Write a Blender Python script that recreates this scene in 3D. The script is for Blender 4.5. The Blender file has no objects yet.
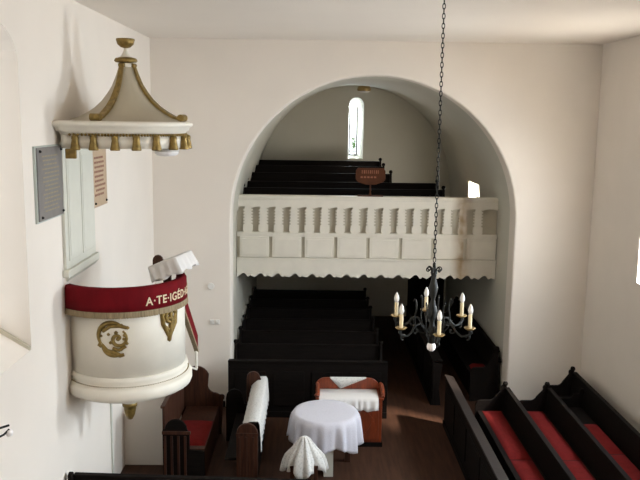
import bpy, math, random
from mathutils import Vector, Matrix
random.seed(7)
PI = math.pi
C = bpy.context.scene.collection
S = bpy.context.scene

# ------------------------------------------------------------------ camera
FPX = 765.0
pitch, yaw, roll = math.radians(9.06), math.radians(0.58), math.radians(0.8)
F = Vector((math.sin(yaw)*math.cos(pitch), math.cos(yaw)*math.cos(pitch), -math.sin(pitch)))
Rv = F.cross(Vector((0, 0, 1))).normalized(); Uv = Rv.cross(F)
R2 = Rv*math.cos(roll)+Uv*math.sin(roll); U2 = Uv*math.cos(roll)-Rv*math.sin(roll)
cd = bpy.data.cameras.new('camera'); cam = bpy.data.objects.new('camera', cd); C.objects.link(cam)
cd.sensor_width = 36; cd.lens = FPX/640*36; cd.clip_start = 0.05
M = Matrix((R2, U2, -F)).transposed().to_4x4(); M.translation = Vector((0, -12.5, 4.9))
cam.matrix_world = M
S.camera = cam
# ------------------------------------------------------------------ view, world, lights
S.view_settings.view_transform = 'Standard'; S.view_settings.look = 'None'
S.view_settings.gamma = 1; S.view_settings.use_curve_mapping = False
S.view_settings.exposure = 0.95
W = bpy.data.worlds.new('sky'); S.world = W; W.use_nodes = True
W.node_tree.nodes['Background'].inputs[0].default_value = (0.93, 0.97, 1.0, 1)
W.node_tree.nodes['Background'].inputs[1].default_value = 1.0

def area(name, loc, direction, sx, sy, power, col, spread=180):
    l = bpy.data.lights.new(name, 'AREA'); l.shape = 'RECTANGLE'; l.size = sx; l.size_y = sy
    l.energy = power; l.color = col; l.spread = math.radians(spread)
    o = bpy.data.objects.new(name, l); C.objects.link(o); o.location = loc
    o.rotation_euler = Vector(direction).to_track_quat('-Z', 'Y').to_euler()
    return o
SKY = (0.77, 0.89, 1.0); WARM = (1.0, 0.93, 0.84)
area('daylight_right_near', (5.12, -2.55, 3.6), (-1, 0.1, -0.6), 1.15, 1.9, 120, SKY, 150)
area('fill_right_mid', (5.12, -6.7, 3.6), (-1, 0.25, -0.6), 1.3, 1.9, 115, SKY, 140)  # fill lamp added behind an unseen window
area('fill_right_rear', (5.12, -10.6, 3.6), (-1, 0, 0.1), 1.3, 1.9, 95, WARM)  # added fill at a rear window out of view
area('fill_left_rear', (-3.14, -10.6, 3.9), (1, 0, 0.1), 1.3, 1.9, 60, WARM)  # added rear fill, its window is never seen
area('ground_bounce_right', (5.0, -2.55, 3.3), (-.75, 0.1, .66), 1.1, 1.2, 48, (1, .92, .80))  # added lamp standing in for daylight reflected up off the ground outside
sl_ = bpy.data.lights.new('sun', 'SUN'); sl_.energy = 8; sl_.angle = math.radians(4); sl_.color = (1, .93, .82)
so_ = bpy.data.objects.new('sun', sl_); C.objects.link(so_); so_.rotation_euler = Vector((-1, .6, -1.2)).to_track_quat('-Z', 'Y').to_euler()
area('daylight_slit', (1.0, 6.68, 4.65), (0, -1, 0), 0.18, 1.3, 16, SKY)
area('daylight_gallery', (3.56, 3.35, 3.3), (-1, 0, 0), 1.0, 0.6, 34, WARM)

# ------------------------------------------------------------------ materials
def mat(name, col, rough=0.6, metal=0.0, nscale=0, namt=0.0, bump=0.0, col2=None, stretch=None, spec=None, sheen=0):
    m = bpy.data.materials.new(name); m.use_nodes = True; nt = m.node_tree; N = nt.nodes; L = nt.links
    b = N['Principled BSDF']; b.inputs['Roughness'].default_value = rough; b.inputs['Metallic'].default_value = metal
    if spec is not None: b.inputs['Specular IOR Level'].default_value = spec
    if sheen: b.inputs['Sheen Weight'].default_value = sheen
    c = (*col, 1); b.inputs['Base Color'].default_value = c
    if nscale:
        tc = N.new('ShaderNodeTexCoord'); mp = N.new('ShaderNodeMapping'); L.new(tc.outputs['Object'], mp.inputs[0])
        if stretch: mp.inputs['Scale'].default_value = stretch
        n = N.new('ShaderNodeTexNoise'); n.inputs['Scale'].default_value = nscale; n.inputs['Detail'].default_value = 5
        L.new(mp.outputs[0], n.inputs['Vector'])
        r = N.new('ShaderNodeValToRGB'); r.color_ramp.elements[0].position = .3; r.color_ramp.elements[1].position = .7
        c2 = col2 or tuple(v*(1-namt) for v in col)
        r.color_ramp.elements[0].color = (*c2, 1); r.color_ramp.elements[1].color = c
        L.new(n.outputs['Fac'], r.inputs[0]); L.new(r.outputs[0], b.inputs['Base Color'])
        if bump:
            bp = N.new('ShaderNodeBump'); bp.inputs['Strength'].default_value = bump; bp.inputs['Distance'].default_value = 0.01
            L.new(n.outputs['Fac'], bp.inputs['Height']); L.new(bp.outputs[0], b.inputs['Normal'])
    return m
def lace_mat(name, col, scale, hole=0.25):
    m = mat(name, col, 0.85, sheen=.2); nt = m.node_tree; N = nt.nodes; L = nt.links; b = N['Principled BSDF']
    tc = N.new('ShaderNodeTexCoord'); v = N.new('ShaderNodeTexVoronoi'); v.inputs['Scale'].default_value = scale
    L.new(tc.outputs['Object'], v.inputs['Vector'])
    r = N.new('ShaderNodeValToRGB'); r.color_ramp.elements[0].color = (*[c*(1-hole) for c in col], 1); r.color_ramp.elements[1].color = (*col, 1)
    r.color_ramp.elements[0].position = .15; r.color_ramp.elements[1].position = .45
    L.new(v.outputs['Distance'], r.inputs[0]); L.new(r.outputs[0], b.inputs['Base Color'])
    bp = N.new('ShaderNodeBump'); bp.inputs['Strength'].default_value = .3; bp.inputs['Distance'].default_value = .004
    L.new(v.outputs['Distance'], bp.inputs['Height']); L.new(bp.outputs[0], b.inputs['Normal'])
    return m
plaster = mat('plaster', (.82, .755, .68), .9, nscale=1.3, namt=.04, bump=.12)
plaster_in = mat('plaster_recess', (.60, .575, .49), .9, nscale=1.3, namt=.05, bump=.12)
ceil_m = mat('ceiling_plaster', (.83, .77, .70), .9, nscale=1.1, namt=.03, bump=.08)
floor_m = mat('floor_boards', (.068, .030, .017), .6, spec=.2, nscale=3, col2=(.036, .016, .009), stretch=(6, .6, 1), bump=.05)
pew_m = mat('dark_pew_wood', (.010, .007, .0055), .7, spec=.1, nscale=4, col2=(.005, .0035, .003), stretch=(1, 9, 9), bump=.1)
pewbrown_m = mat('brown_pew_wood', (.075, .028, .014), .5, spec=.25, nscale=4, col2=(.028, .011, .007), stretch=(9, 9, .8), bump=.1)
desk_m = mat('paler_desk_wood', (.026, .019, .017), .5, spec=.2, nscale=4, col2=(.018, .013, .011), stretch=(9, 1, 9), bump=.08)  # paler brown than the dark pew wood
red_wood = mat('red_brown_wood', (.25, .048, .014), .3, nscale=5, col2=(.13, .024, .009), stretch=(6, 6, 1), bump=.04)
cushion_m = mat('red_cushion', (.17, .011, .010), .9, spec=.15, nscale=14, namt=.25, bump=.2)
velvet = mat('red_velvet', (.16, .003, .007), .85, spec=.15, nscale=8, namt=.3, bump=.1, stretch=(1, 1, .3))
fringe_m = mat('fringe', (.34, .26, .15), .8, nscale=60, namt=.4, bump=.5, stretch=(1, 1, .1))
gold_thread = mat('gold_thread', (.72, .60, .40), .7)
paint = mat('cream_paint', (.80, .755, .655), .5, nscale=5, namt=.06, bump=.03)
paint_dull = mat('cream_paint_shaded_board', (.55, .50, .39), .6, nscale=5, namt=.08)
spire_m = mat('canopy_paint', (.47, .41, .30), .5, nscale=4, namt=.1)
panel_m = mat('backboard_paint', (.67, .66, .58), .6, nscale=5, namt=.05)
gilt = mat('old_gilt', (.30, .20, .055), .42, .55, nscale=25, namt=.45, bump=.4)
iron = mat('wrought_iron', (.007, .008, .006), .5, .0, spec=.35, nscale=20, namt=.3)
brass = mat('brass', (.42, .30, .13), .4, .8)
candle_m = mat('candle_tube', (.78, .66, .42), .6)
bulb_m = mat('bulb_glass', (.85, .84, .80), .15)
globe_m = mat('globe_glass', (.88, .85, .84), .3)
white_cloth = lace_mat('white_table_lace', (.58, .565, .62), 60, .12)
lace = lace_mat('cream_lace', (.64, .63, .60), 38, .3)
linen = mat('white_linen', (.70, .67, .64), .85)
plaque_grey = mat('grey_plaque', (.20, .185, .18), .35, nscale=9, namt=.2)
plaque_edge = mat('plaque_back', (.45, .48, .44), .5)
plaque_tan = mat('tan_plaque', (.52, .38, .25), .45, nscale=9, namt=.1)
ink_red = mat('plaque_lettering', (.28, .13, .09), .6)
ink_gold = mat('plaque_gold_lettering', (.33, .29, .20), .6)
plastic = mat('white_plastic', (.78, .76, .72), .4)
sign_m = mat('sign_wood', (.085, .026, .009), .7, spec=.2, nscale=6, namt=.3)
sign_ink = mat('sign_lettering', (.24, .085, .035), .6)
leaf_m = mat('leaf', (.10, .22, .04), .6)
glass = bpy.data.materials.new('window_glass'); glass.use_nodes = True
_n = glass.node_tree; _n.nodes.remove(_n.nodes['Principled BSDF'])
_t = _n.nodes.new('ShaderNodeBsdfTransparent'); _g = _n.nodes.new('ShaderNodeBsdfGlossy'); _x = _n.nodes.new('ShaderNodeMixShader')
_g.inputs['Roughness'].default_value = .05; _x.inputs[0].default_value = .06
_n.links.new(_t.outputs[0], _x.inputs[1]); _n.links.new(_g.outputs[0], _x.inputs[2]); _n.links.new(_x.outputs[0], _n.nodes['Material Output'].inputs[0])

# ------------------------------------------------------------------ mesh helpers
class MB:
    def __init__(s): s.v = []; s.f = []; s.s = []
    def add(s, vs, fs, smooth=False):
        b = len(s.v); s.v += [tuple(v) for v in vs]
        for f in fs: s.f.append(tuple(b+i for i in f)); s.s.append(smooth)
        return s
    def box(s, x0, x1, y0, y1, z0, z1, M=None):
        vs = [Vector((x, y, z)) for x in (x0, x1) for y in (y0, y1) for z in (z0, z1)]
        if M: vs = [M @ v for v in vs]
        return s.add(vs, [(0, 1, 3, 2), (4, 6, 7, 5), (0, 4, 5, 1), (2, 3, 7, 6), (0, 2, 6, 4), (1, 5, 7, 3)])
    def prism(s, pts, ax, a0, a1):
        # pts in the plane of the two other axes, extruded along axis ax
        def p(u, v, a): return {0: (a, u, v), 1: (u, a, v), 2: (u, v, a)}[ax]
        n = len(pts); vs = [p(u, v, a0) for u, v in pts]+[p(u, v, a1) for u, v in pts]
        fs = [tuple(range(n)), tuple(range(2*n-1, n-1, -1))]+[(i, i+n, (i+1) % n+n, (i+1) % n) for i in range(n)]
        return s.add(vs, fs)
    def tube(s, path, r, n=8, flat=1.0, closed=False):
        P = [Vector(p) for p in path]; m = len(P)
        rr = r if isinstance(r, (list, tuple)) else [r]*m
        t0 = (P[1]-P[0]).normalized(); up = Vector((0, 0, 1)) if abs(t0.z) < .9 else Vector((1, 0, 0))
        vs = []; nrm = (up-t0*up.dot(t0)).normalized()
        for i in range(m):
            if closed: t = (P[(i+1) % m]-P[i-1]).normalized()
            else: t = (P[min(i+1, m-1)]-P[max(i-1, 0)]).normalized()
            nrm = (nrm-t*nrm.dot(t)).normalized(); bi = t.cross(nrm)
            for k in range(n):
                a = 2*PI*k/n; vs.append(P[i]+nrm*math.cos(a)*rr[i]+bi*math.sin(a)*rr[i]*flat)
        fs = []
        for i in range(m if closed else m-1):
            j = (i+1) % m
            for k in range(n): fs.append((i*n+k, i*n+(k+1) % n, j*n+(k+1) % n, j*n+k))
        s.add(vs, fs, True)
        if not closed:
            s.add(vs[:n], [tuple(range(n-1, -1, -1))]); s.add(vs[-n:], [tuple(range(n))])
        return s
    def lathe(s, prof, n=24, c=(0, 0, 0), clampx=None, smooth=True, fx=None, arc=None):
        vs = []; fs = []; a_s, a_e = arc or (0, 2*PI); closed = arc is None
        for r, z in prof:
            for k in range(n):
                a = 2*PI*k/n if closed else a_s+(a_e-a_s)*k/(n-1); q = fx(a) if fx else 1
                x = c[0]+r*q*math.cos(a); 
                if clampx is not None: x = max(x, clampx)
                vs.append((x, c[1]+r*q*math.sin(a), c[2]+z))
        m = len(prof)
        for i in range(m-1):
            for k in range(n if closed else n-1): fs.append((i*n+k, i*n+(k+1) % n, (i+1)*n+(k+1) % n, (i+1)*n+k))
        s.add(vs, fs, smooth)
        if not closed:
            s.add([vs[i*n] for i in range(m)], [tuple(range(m))]); s.add([vs[i*n+n-1] for i in range(m)], [tuple(range(m-1, -1, -1))])
            return s
        if prof[0][0] > 1e-4: s.add(vs[:n], [tuple(range(n-1, -1, -1))])
        if prof[-1][0] > 1e-4: s.add(vs[-n:], [tuple(range(n))])
        return s
    def build(s, name, m, parent=None, label=None, bevel=0, kind=None):
        me = bpy.data.meshes.new(name); me.from_pydata(s.v, [], s.f); me.validate(); 
        if len(me.polygons) == len(s.s):
            me.polygons.foreach_set('use_smooth', s.s)
        me.materials.append(m); me.update()
        o = bpy.data.objects.new(name, me); C.objects.link(o)
        if parent:
            off = Vector((0, 0, 0)); p = parent
            while p: off += p.location; p = p.parent
            for v in me.vertices: v.co -= off
            o.parent = parent
        if bevel:
            b = o.modifiers.new('bevel', 'BEVEL'); b.width = bevel; b.segments = 2; b.limit_method = 'ANGLE'
        if label: o['label'] = label
        if kind: o['kind'] = kind
        return o
def thing(name, label, cat, loc=(0, 0, 0), group=None):
    o = bpy.data.objects.new(name, None); C.objects.link(o); o.empty_display_size = .1
    o.location = loc; o['label'] = label; o['category'] = cat
    if group: o['group'] = group
    return o
def tag(o, label, cat, group=None):
    o['label'] = label; o['category'] = cat
    if group: o['group'] = group
    return o
def base(o):   # move a single mesh's origin to its lowest middle
    me = o.data; vs = [v.co for v in me.vertices]
    c = Vector(((min(v.x for v in vs)+max(v.x for v in vs))/2, (min(v.y for v in vs)+max(v.y for v in vs))/2, min(v.z for v in vs)))
    for v in me.vertices: v.co -= c
    o.location = o.location+c
    return o
def dup(root, loc, rz=0, label=None):
    r = root.copy(); C.objects.link(r); r.location = loc; r.rotation_euler = (0, 0, rz)
    if label: r['label'] = label
    for ch in list(root.children):
        c = ch.copy(); C.objects.link(c); c.parent = r
        for g in list(ch.children):
            d = g.copy(); C.objects.link(d); d.parent = c
    return r
def struct(name, b, m, parent=None, bevel=0): return b.build(name, m, parent, bevel=bevel, kind='structure')

# ------------------------------------------------------------------ setting
XL, XR, ZC = -2.62, 4.6, 6.12          # main room
RL, RR = -1.375, 3.355                   # recess walls
RY = 6.2
AC, AZ, AR = 1.0, 3.24, 2.345          # arch centre, springing, radius
b = MB(); b.box(-3.4, 5.4, -15, RY+.4, -.2, 0); struct('floor', b, floor_m)
b = MB(); b.box(-3.4, 5.4, -15, .4, ZC, ZC+.2); struct('ceiling', b, ceil_m)
b = MB(); b.box(-3.4, 5.4, -15, -14.6, 0, ZC); struct('wall_rear', b, plaster)

def side_wall(name, x_in, x_out, y0, y1, z0, z1, wins, m, splay=.12):
    """a thick wall with splayed arched window recesses; wins = (ya, yb, za, zb)"""
    b = MB(); xa, xb = min(x_in, x_out), max(x_in, x_out)
    y = y0
    for (ya, yb, za, zb) in sorted(wins):
        b.box(xa, xb, y, ya, z0, z1); b.box(xa, xb, ya, yb, z0, za)
        r = (yb-ya)/2; n = 12; top = zb-r*.5
        arc = [(ya+r-r*math.cos(PI*i/n), top+r*.5*math.sin(PI*i/n)) for i in range(n+1)]
        for i in range(n):
            b.prism([arc[i], arc[i+1], (arc[i+1][0], z1), (arc[i][0], z1)], 0, xa, xb)
        y = yb
    b.box(xa, xb, y, y1, z0, z1)
    return struct(name, b, m)
LW = [(-6.95, -5.56, 2.72, 5.7), (-11.3, -9.9, 2.72, 5.2)]  # second opening is unseen, added for fill light
RW = [(-3.15, -1.93, 2.66, 4.7), (-7.4, -6.0, 2.66, 4.7), (-11.3, -9.9, 2.66, 4.7)]  # first opening borders the view; the others are unseen, added for fill
side_wall('wall_left', XL, XL-.5, -15, .3, 0, ZC, LW, plaster)
side_wall('wall_right', XR, XR+.5, -15, .3, 0, ZC, RW, plaster)
k = 1
for (wins, xg, sgn) in ((LW, XL-.40, -1), (RW, XR+.38, 1)):
    for (ya, yb, za, zb) in wins:
        b = MB(); t = .05
        b.box(xg-.03, xg+.03, ya, ya+t, za, zb); b.box(xg-.03, xg+.03, yb-t, yb, za, zb)
        b.box(xg-.03, xg+.03, ya+t, yb-t, za, za+t); b.box(xg-.03, xg+.03, (ya+yb)/2-.02, (ya+yb)/2+.02, za+t, zb-.02)
        for q in (1, 2): b.box(xg-.025, xg+.025, ya+t, yb-t, za+(zb-za)*q/3-.015, za+(zb-za)*q/3+.015)
        w = struct('window_%d' % k, b, paint)
        g = MB(); g.box(xg-.004, xg+.004, ya+t, yb-t, za+t, zb-.02); struct('pane', g, glass, w)
        k += 1
# sloping sill inside the left window recess
b = MB(); b.prism([(XL-.001, 2.721), (XL-.34, 2.93), (XL-.34, 2.721)], 1, -6.95, -5.56)
struct('trim_sill', b, plaster)
b = MB(); b.prism([(XL-.002, 2.722), (XL-.002, 2.755), (XL-.34, 2.97), (XL-.34, 2.925)], 1, -5.60, -5.562)  # thin darker strip standing in for the shadow line where sill meets jamb
struct('sill_shadow_strip', b, paint_dull)

# arched wall between hall and recess
b = MB(); n = 40; T = .35
def arcpt(R, i): a = PI-PI*i/n; return (AC+R*math.cos(a), AZ+R*math.sin(a))
b.box(XL-.5, AC-AR-.035, 0, T, 0, ZC); b.box(AC+AR+.035, XR+.5, 0, T, 0, ZC)
rb = .035
for i in range(n):
    p, q = arcpt(AR+rb, i), arcpt(AR+rb, i+1)
    b.add([(p[0], 0, p[1]), (q[0], 0, q[1]), (q[0], 0, ZC), (p[0], 0, ZC)], [(0, 1, 2, 3)])
rows = []
for j in range(7):                               # rounded arris, then the intrados
    a = PI/2*j/6; rr = AR+rb-rb*math.sin(a); yy = rb-rb*math.cos(a); rows.append((rr, yy))
rows.append((AR, T))
vs = []
for (rr, yy) in rows:
    vs.append((AC-rr, yy, 0)); vs += [(arcpt(rr, i)[0], yy, arcpt(rr, i)[1]) for i in range(n+1)]; vs.append((AC+rr, yy, 0))
w_ = n+3
b.add(vs, [(j*w_+i, j*w_+i+1, (j+1)*w_+i+1, (j+1)*w_+i) for j in range(len(rows)-1) for i in range(w_-1)], True)
struct('wall_back', b, plaster)

# recess: two side walls, barrel vault, end wall with slit window
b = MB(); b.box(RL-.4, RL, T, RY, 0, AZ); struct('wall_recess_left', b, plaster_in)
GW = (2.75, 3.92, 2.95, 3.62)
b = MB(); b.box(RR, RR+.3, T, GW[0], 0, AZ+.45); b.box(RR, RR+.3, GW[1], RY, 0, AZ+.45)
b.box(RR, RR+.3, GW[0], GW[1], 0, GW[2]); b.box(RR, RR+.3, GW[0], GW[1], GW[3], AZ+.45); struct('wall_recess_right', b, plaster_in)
w = MB(); w.box(RR+.2, RR+.24, GW[0], GW[0]+.04, GW[2], GW[3]); w.box(RR+.2, RR+.24, GW[1]-.04, GW[1], GW[2], GW[3])
w.box(RR+.2, RR+.24, GW[0]+.04, GW[1]-.04, GW[2], GW[2]+.04)
w = struct('window_%d' % k, w, paint); g = MB(); g.box(RR+.215, RR+.223, GW[0]+.04, GW[1]-.04, GW[2]+.04, GW[3]); struct('pane', g, glass, w); k += 1
b = MB(); vs = []
def vp(i, yy): p = arcpt(AR, i); return (p[0], yy, p[1]+.10*math.sin(PI*i/n)*(yy-T)/(RY-T))
for yy in (T, RY+.05):
    for i in range(n+1): vs.append(vp(i, yy))
b.add(vs, [(i, i+1, n+1+i+1, n+1+i) for i in range(n) if not (i >= n-3)], True)
for (i0) in (n-3, n-2, n-1):     # last strips of the vault, opened where the window's head rises
    p, q = arcpt(AR, i0), arcpt(AR, i0+1)
    if True:
        for (ya, yb) in ((T, GW[0]), (GW[1], RY+.05)):
            b.add([vp(i0, ya), vp(i0+1, ya), vp(i0+1, yb), vp(i0, yb)], [(0, 1, 2, 3)], True)
        if p[1] > GW[3]:
            e0, e1 = vp(i0+1, GW[0]), vp(i0+1, GW[1])
            b.add([vp(i0, GW[0]), (e0[0], e0[1], max(e0[2], GW[3])), (e1[0], e1[1], max(e1[2], GW[3])), vp(i0, GW[1])], [(0, 1, 2, 3)], True)
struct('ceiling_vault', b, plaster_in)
# end wall, slit 0.86..1.20, z 3.9..5.36 arched, splayed to 0.87..1.07 outside
b = MB(); sx0, sx1, sz0, szt = .84, 1.205, 3.93, 5.22; m_ = 10
b.box(RL-.4, sx0, RY, RY+.12, 0, 5.8); b.box(sx1, RR+.4, RY, RY+.12, 0, 5.8); b.box(sx0, sx1, RY, RY+.12, 0, sz0)
def sl(c, r, zt, i): a = PI-PI*i/m_; return (c+r*math.cos(a), zt+r*math.sin(a))
ci, ri, co_, ro = (sx0+sx1)/2, (sx1-sx0)/2, .975, .10
for i in range(m_):
    p, q = sl(ci, ri, szt, i), sl(ci, ri, szt, i+1); b.add([(p[0], RY, p[1]), (q[0], RY, q[1]), (q[0], RY, 5.8), (p[0], RY, 5.8)], [(0, 1, 2, 3)])
inn = [(ci-ri, RY, sz0)]+[(sl(ci, ri, szt, i)[0], RY, sl(ci, ri, szt, i)[1]) for i in range(m_+1)]+[(ci+ri, RY, sz0)]
out = [(co_-ro, RY+.45, sz0+.06)]+[(sl(co_, ro, szt-.08, i)[0], RY+.45, sl(co_, ro, szt-.08, i)[1]) for i in range(m_+1)]+[(co_+ro, RY+.45, sz0+.06)]
N_ = len(inn); b.add(inn+out, [(i, (i+1) % N_, (i+1) % N_+N_, i+N_) for i in range(N_)])
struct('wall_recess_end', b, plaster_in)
b = MB(); b.box(co_-ro, co_-ro+.02, RY+.42, RY+.46, 4.0, 5.2); b.box(co_+ro-.02, co_+ro, RY+.42, RY+.46, 4.0, 5.2); b.box(co_-ro, co_+ro, RY+.42, RY+.46, 3.99, 4.02)
b.box(co_-ro, co_+ro, RY+.42, RY+.46, 4.09, 4.105)
w = struct('window_%d' % k, b, desk_m); g = MB(); g.box(co_-ro+.02, co_+ro-.02, RY+.435, RY+.44, 4.02, 5.22); struct('pane', g, glass, w)
# leafy sprig in a small pot on the slit window's ledge
SZ = sz0+.055
t = thing('potted_plant', 'small green sprig in a pot on the ledge of the narrow arched window', 'plant', (1.0, RY+.36, SZ))
b = MB(); b.lathe([(.022, 0), (.032, .05), (.034, .06), (.028, .06)], 14, (1.0, RY+.36, SZ)); b.build('pot', linen, t)
b = MB(); b.tube([(1.0, RY+.36, SZ+.05), (1.0, RY+.355, SZ+.2), (1.01, RY+.35, SZ+.42)], [.006, .004, .002], 6); b.build('stem', leaf_m, t)
b = MB()
for i in range(50):
    a = random.uniform(0, 2*PI); h = SZ+random.uniform(.18, .44); r = random.uniform(0, .055)
    c = Vector((1.0+r*math.cos(a), RY+.36+r*math.sin(a), h)); d = Vector((random.uniform(-1, 1), random.uniform(-1, 1), random.uniform(-.3, 1))).normalized()*.03
    e = d.cross(Vector((.3, 1, .2))).normalized()*.014
    b.add([c-d, c+e, c+d, c-e], [(0, 1, 2, 3)])
b.build('foliage', leaf_m, t)
# recess door
b = MB(); b.box(2.40, 3.30, RY-.05, RY-.002, 0, 2.15); dr = struct('door_1', b, pew_m, bevel=.006)
h = MB(); h.tube([(2.5, RY-.06, 1.02), (2.5, RY-.11, 1.02), (2.6, RY-.11, 1.02)], .011, 8); struct('handle', h, iron, dr)

# gallery floor with rising steps
GY = 1.2
b = MB(); b.box(RL, RR, GY+.06, RY, 2.28, 2.46)
for (ya, zt) in ((1.62, 2.62), (2.42, 2.68), (3.2, 2.80), (4.0, 2.90), (4.85, 2.97)): b.box(RL, RR, ya, RY, 2.46, zt)
struct('gallery_floor', b, floor_m)
# baseboards along the hall
b = MB(); b.box(XL, RL-.08, -.02, 0, 0, .1); struct('baseboard_back', b, desk_m)

# ------------------------------------------------------------------ gallery parapet
def stained(m):
    m = m.copy(); nt = m.node_tree; N = nt.nodes; L = nt.links; b = N['Principled BSDF']
    src = b.inputs['Base Color'].links[0].from_socket
    tc = N.new('ShaderNodeTexCoord'); sp_ = N.new('ShaderNodeSeparateXYZ'); L.new(tc.outputs['Object'], sp_.inputs[0])
    nz = N.new('ShaderNodeTexNoise'); nz.inputs['Scale'].default_value = 5; L.new(tc.outputs['Object'], nz.inputs['Vector'])
    def mth(op, a, b_):
        n_ = N.new('ShaderNodeMath'); n_.operation = op; n_.use_clamp = op == 'MULTIPLY'
        for i_, v_ in enumerate((a, b_)):
            if isinstance(v_, (int, float)): n_.inputs[i_].default_value = v_
            elif v_ is not None: L.new(v_, n_.inputs[i_])
        return n_.outputs[0]
    d = mth('ABSOLUTE', mth('SUBTRACT', sp_.outputs['X'], 1.72), None)
    k_ = mth('MAXIMUM', mth('SUBTRACT', 1.0, mth('DIVIDE', d, .22)), 0.0)
    fac = mth('MULTIPLY', mth('MULTIPLY', k_, nz.outputs['Fac']), 1.5)
    mx = N.new('ShaderNodeMixRGB'); L.new(fac, mx.inputs[0]); L.new(src, mx.inputs[1]); mx.inputs[2].default_value = (.33, .22, .11, 1)
    L.new(mx.outputs[0], b.inputs['Base Color']); return m
paint_plain = paint; paint = stained(paint)
par = thing('gallery_parapet', 'cream painted wooden gallery parapet with cut-out balusters across the arch', 'parapet', ((RL+RR)/2, GY, 2.05))
x0, x1 = RL+.01, RR-.01; LW_ = x1-x0
b = MB(); b.box(x0, x1, GY-.06, GY+.12, 3.47, 3.52); b.box(x0, x1, GY-.035, GY+.09, 3.44, 3.47); b.build('handrail', paint, par, bevel=.006)
nb = 17; sp = LW_/nb
# header board with scalloped lower edge
pts = [(x0, 3.44), (x1, 3.44)]; low = []
for i in range(nb*16+1):
    x = x0+LW_*i/(nb*16); u = ((x-x0)/sp) % 1.0
    z = 3.285+.03*abs(math.sin(PI*u))**.6
    low.append((x, z))
b = MB()
for i in range(len(low)-1): b.prism([low[i], low[i+1], (low[i+1][0], 3.44), (low[i][0], 3.44)], 1, GY-.03, GY)
b.build('header_board', paint, par)
for i in range(nb):                                 # flat-sawn balusters with notched edges
    cx = x0+sp*(i+.72); hw = .088; L_ = []
    m_ = 60
    for q in range(m_+1):
        z = 2.85+(3.32-2.85)*q/m_; u = q/m_
        w_h = hw if u < .30 else hw*(1 if (u*8.5) % 1 < .5 else .68)
        if u > .93: w_h = hw*.6
        if .05 > u: w_h = hw*.85
        L_.append((w_h, z))
    pts = [(cx-w, z) for w, z in L_]+[(cx+w, z) for w, z in reversed(L_)]
    if cx+hw > x1: continue
    b = MB(); vs = [(cx-w, GY-.022, z) for w, z in L_]+[(cx+w, GY-.022, z) for w, z in L_]+[(cx-w, GY+.006, z) for w, z in L_]+[(cx+w, GY+.006, z) for w, z in L_]
    K = len(L_); fs = []
    for q in range(K-1): fs += [(q, K+q, K+q+1, q+1), (2*K+q, 2*K+q+1, 3*K+q+1, 3*K+q), (q, q+1, 2*K+q+1, 2*K+q), (K+q, 3*K+q, 3*K+q+1, K+q+1)]
    b.add(vs, fs); b.build('baluster', paint, par)
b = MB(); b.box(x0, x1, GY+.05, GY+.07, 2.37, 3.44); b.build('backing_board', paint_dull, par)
b = MB(); b.box(x0, x1, GY-.045, GY+.05, 2.80, 2.85); b.box(x0, x1, GY-.03, GY+.05, 2.77, 2.80); b.build('middle_rail', paint, par, bevel=.005)
npn = 8; ps = LW_/npn
for i in range(npn):
    xa = x0+ps*i+.05; xb = x0+ps*(i+1)-.012
    b = MB(); b.box(xa, xb, GY-.035, GY+.0, 2.395, 2.77); b.box(xa+.035, xb-.035, GY-.042, GY-.03, 2.43, 2.735)
    b.build('panel', paint, par, bevel=.006)
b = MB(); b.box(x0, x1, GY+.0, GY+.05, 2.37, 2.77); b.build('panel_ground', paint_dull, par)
b = MB(); b.box(x0, x1, GY-.05, GY+.03, 2.345, 2.385); b.build('lower_moulding', paint, par, bevel=.006)
low = []; na = 15; sa = LW_/na
for i in range(na*20+1):
    x = x0+LW_*i/(na*20); u = ((x-x0)/sa) % 1.0
    if u < .62: z = 2.02+.075*math.sin(PI*(u/.62)**1.4)
    elif u < .70: z = 2.03
    elif u < .85: z = 2.035+.022*math.sin(PI*(u-.70)/.15)
    else: z = 2.045-.015*(u-.85)/.15
    low.append((x, z))
b = MB()
for i in range(len(low)-1): b.prism([low[i], low[i+1], (low[i+1][0], 2.35), (low[i][0], 2.35)], 1, GY-.03, GY)
b.build('scalloped_apron', paint, par)

paint = paint_plain
# hymn sign on the parapet
t = thing('sign_stand', 'reddish brown wooden notice board on a stem, standing on the gallery handrail', 'sign', (1.03, GY+.02, 3.52))
b = MB(); b.box(.80, 1.26, GY-.04, GY+.08, 3.52, 3.54); b.build('foot', sign_m, t, bevel=.005)
b = MB(); b.lathe([(.028, 0), (.02, .03), (.013, .06), (.02, .09), (.014, .13), (.014, .22)], 12, (1.03, GY+.02, 3.54)); b.build('stem', sign_m, t)
b = MB(); bp = [(.80, 3.90), (.765, 3.86), (.765, 3.74), (.80, 3.70), (.95, 3.66), (1.11, 3.66), (1.26, 3.70), (1.295, 3.74), (1.295, 3.86), (1.26, 3.90)]
b.prism([(x, (z-3.66)*1.25+3.73) for x, z in bp], 1, GY, GY+.03); brd = b.build('board', sign_m, t, bevel=.006)
b = MB()
for i in range(9): x = .87+.036*i; b.box(x, x+.014+.008*(i % 3 == 1), GY-.004, GY, 3.93, 3.99)
for i in range(5): b.box(.85+.06*i, .89+.06*i, GY-.004, GY, 3.85, 3.88)
b.build('lettering', sign_ink, brd)

# ceiling lamp on vault
t = thing('vault_lamp', 'small oval brass ceiling lamp on the vault above the slit window', 'lamp', (1.12, 5.0, 5.48))
b = MB(); b.lathe([(.0, .09), (.13, .09), (.15, .05), (.155, .0), (.135, -.02)], 20, (1.12, 5.0, 5.53)); b.build('rim', brass, t)
b = MB(); b.lathe([(.13, .02), (.125, -.03), (.09, -.045), (0, -.05)], 20, (1.12, 5.0, 5.53)); b.build('diffuser', linen, t)

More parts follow.
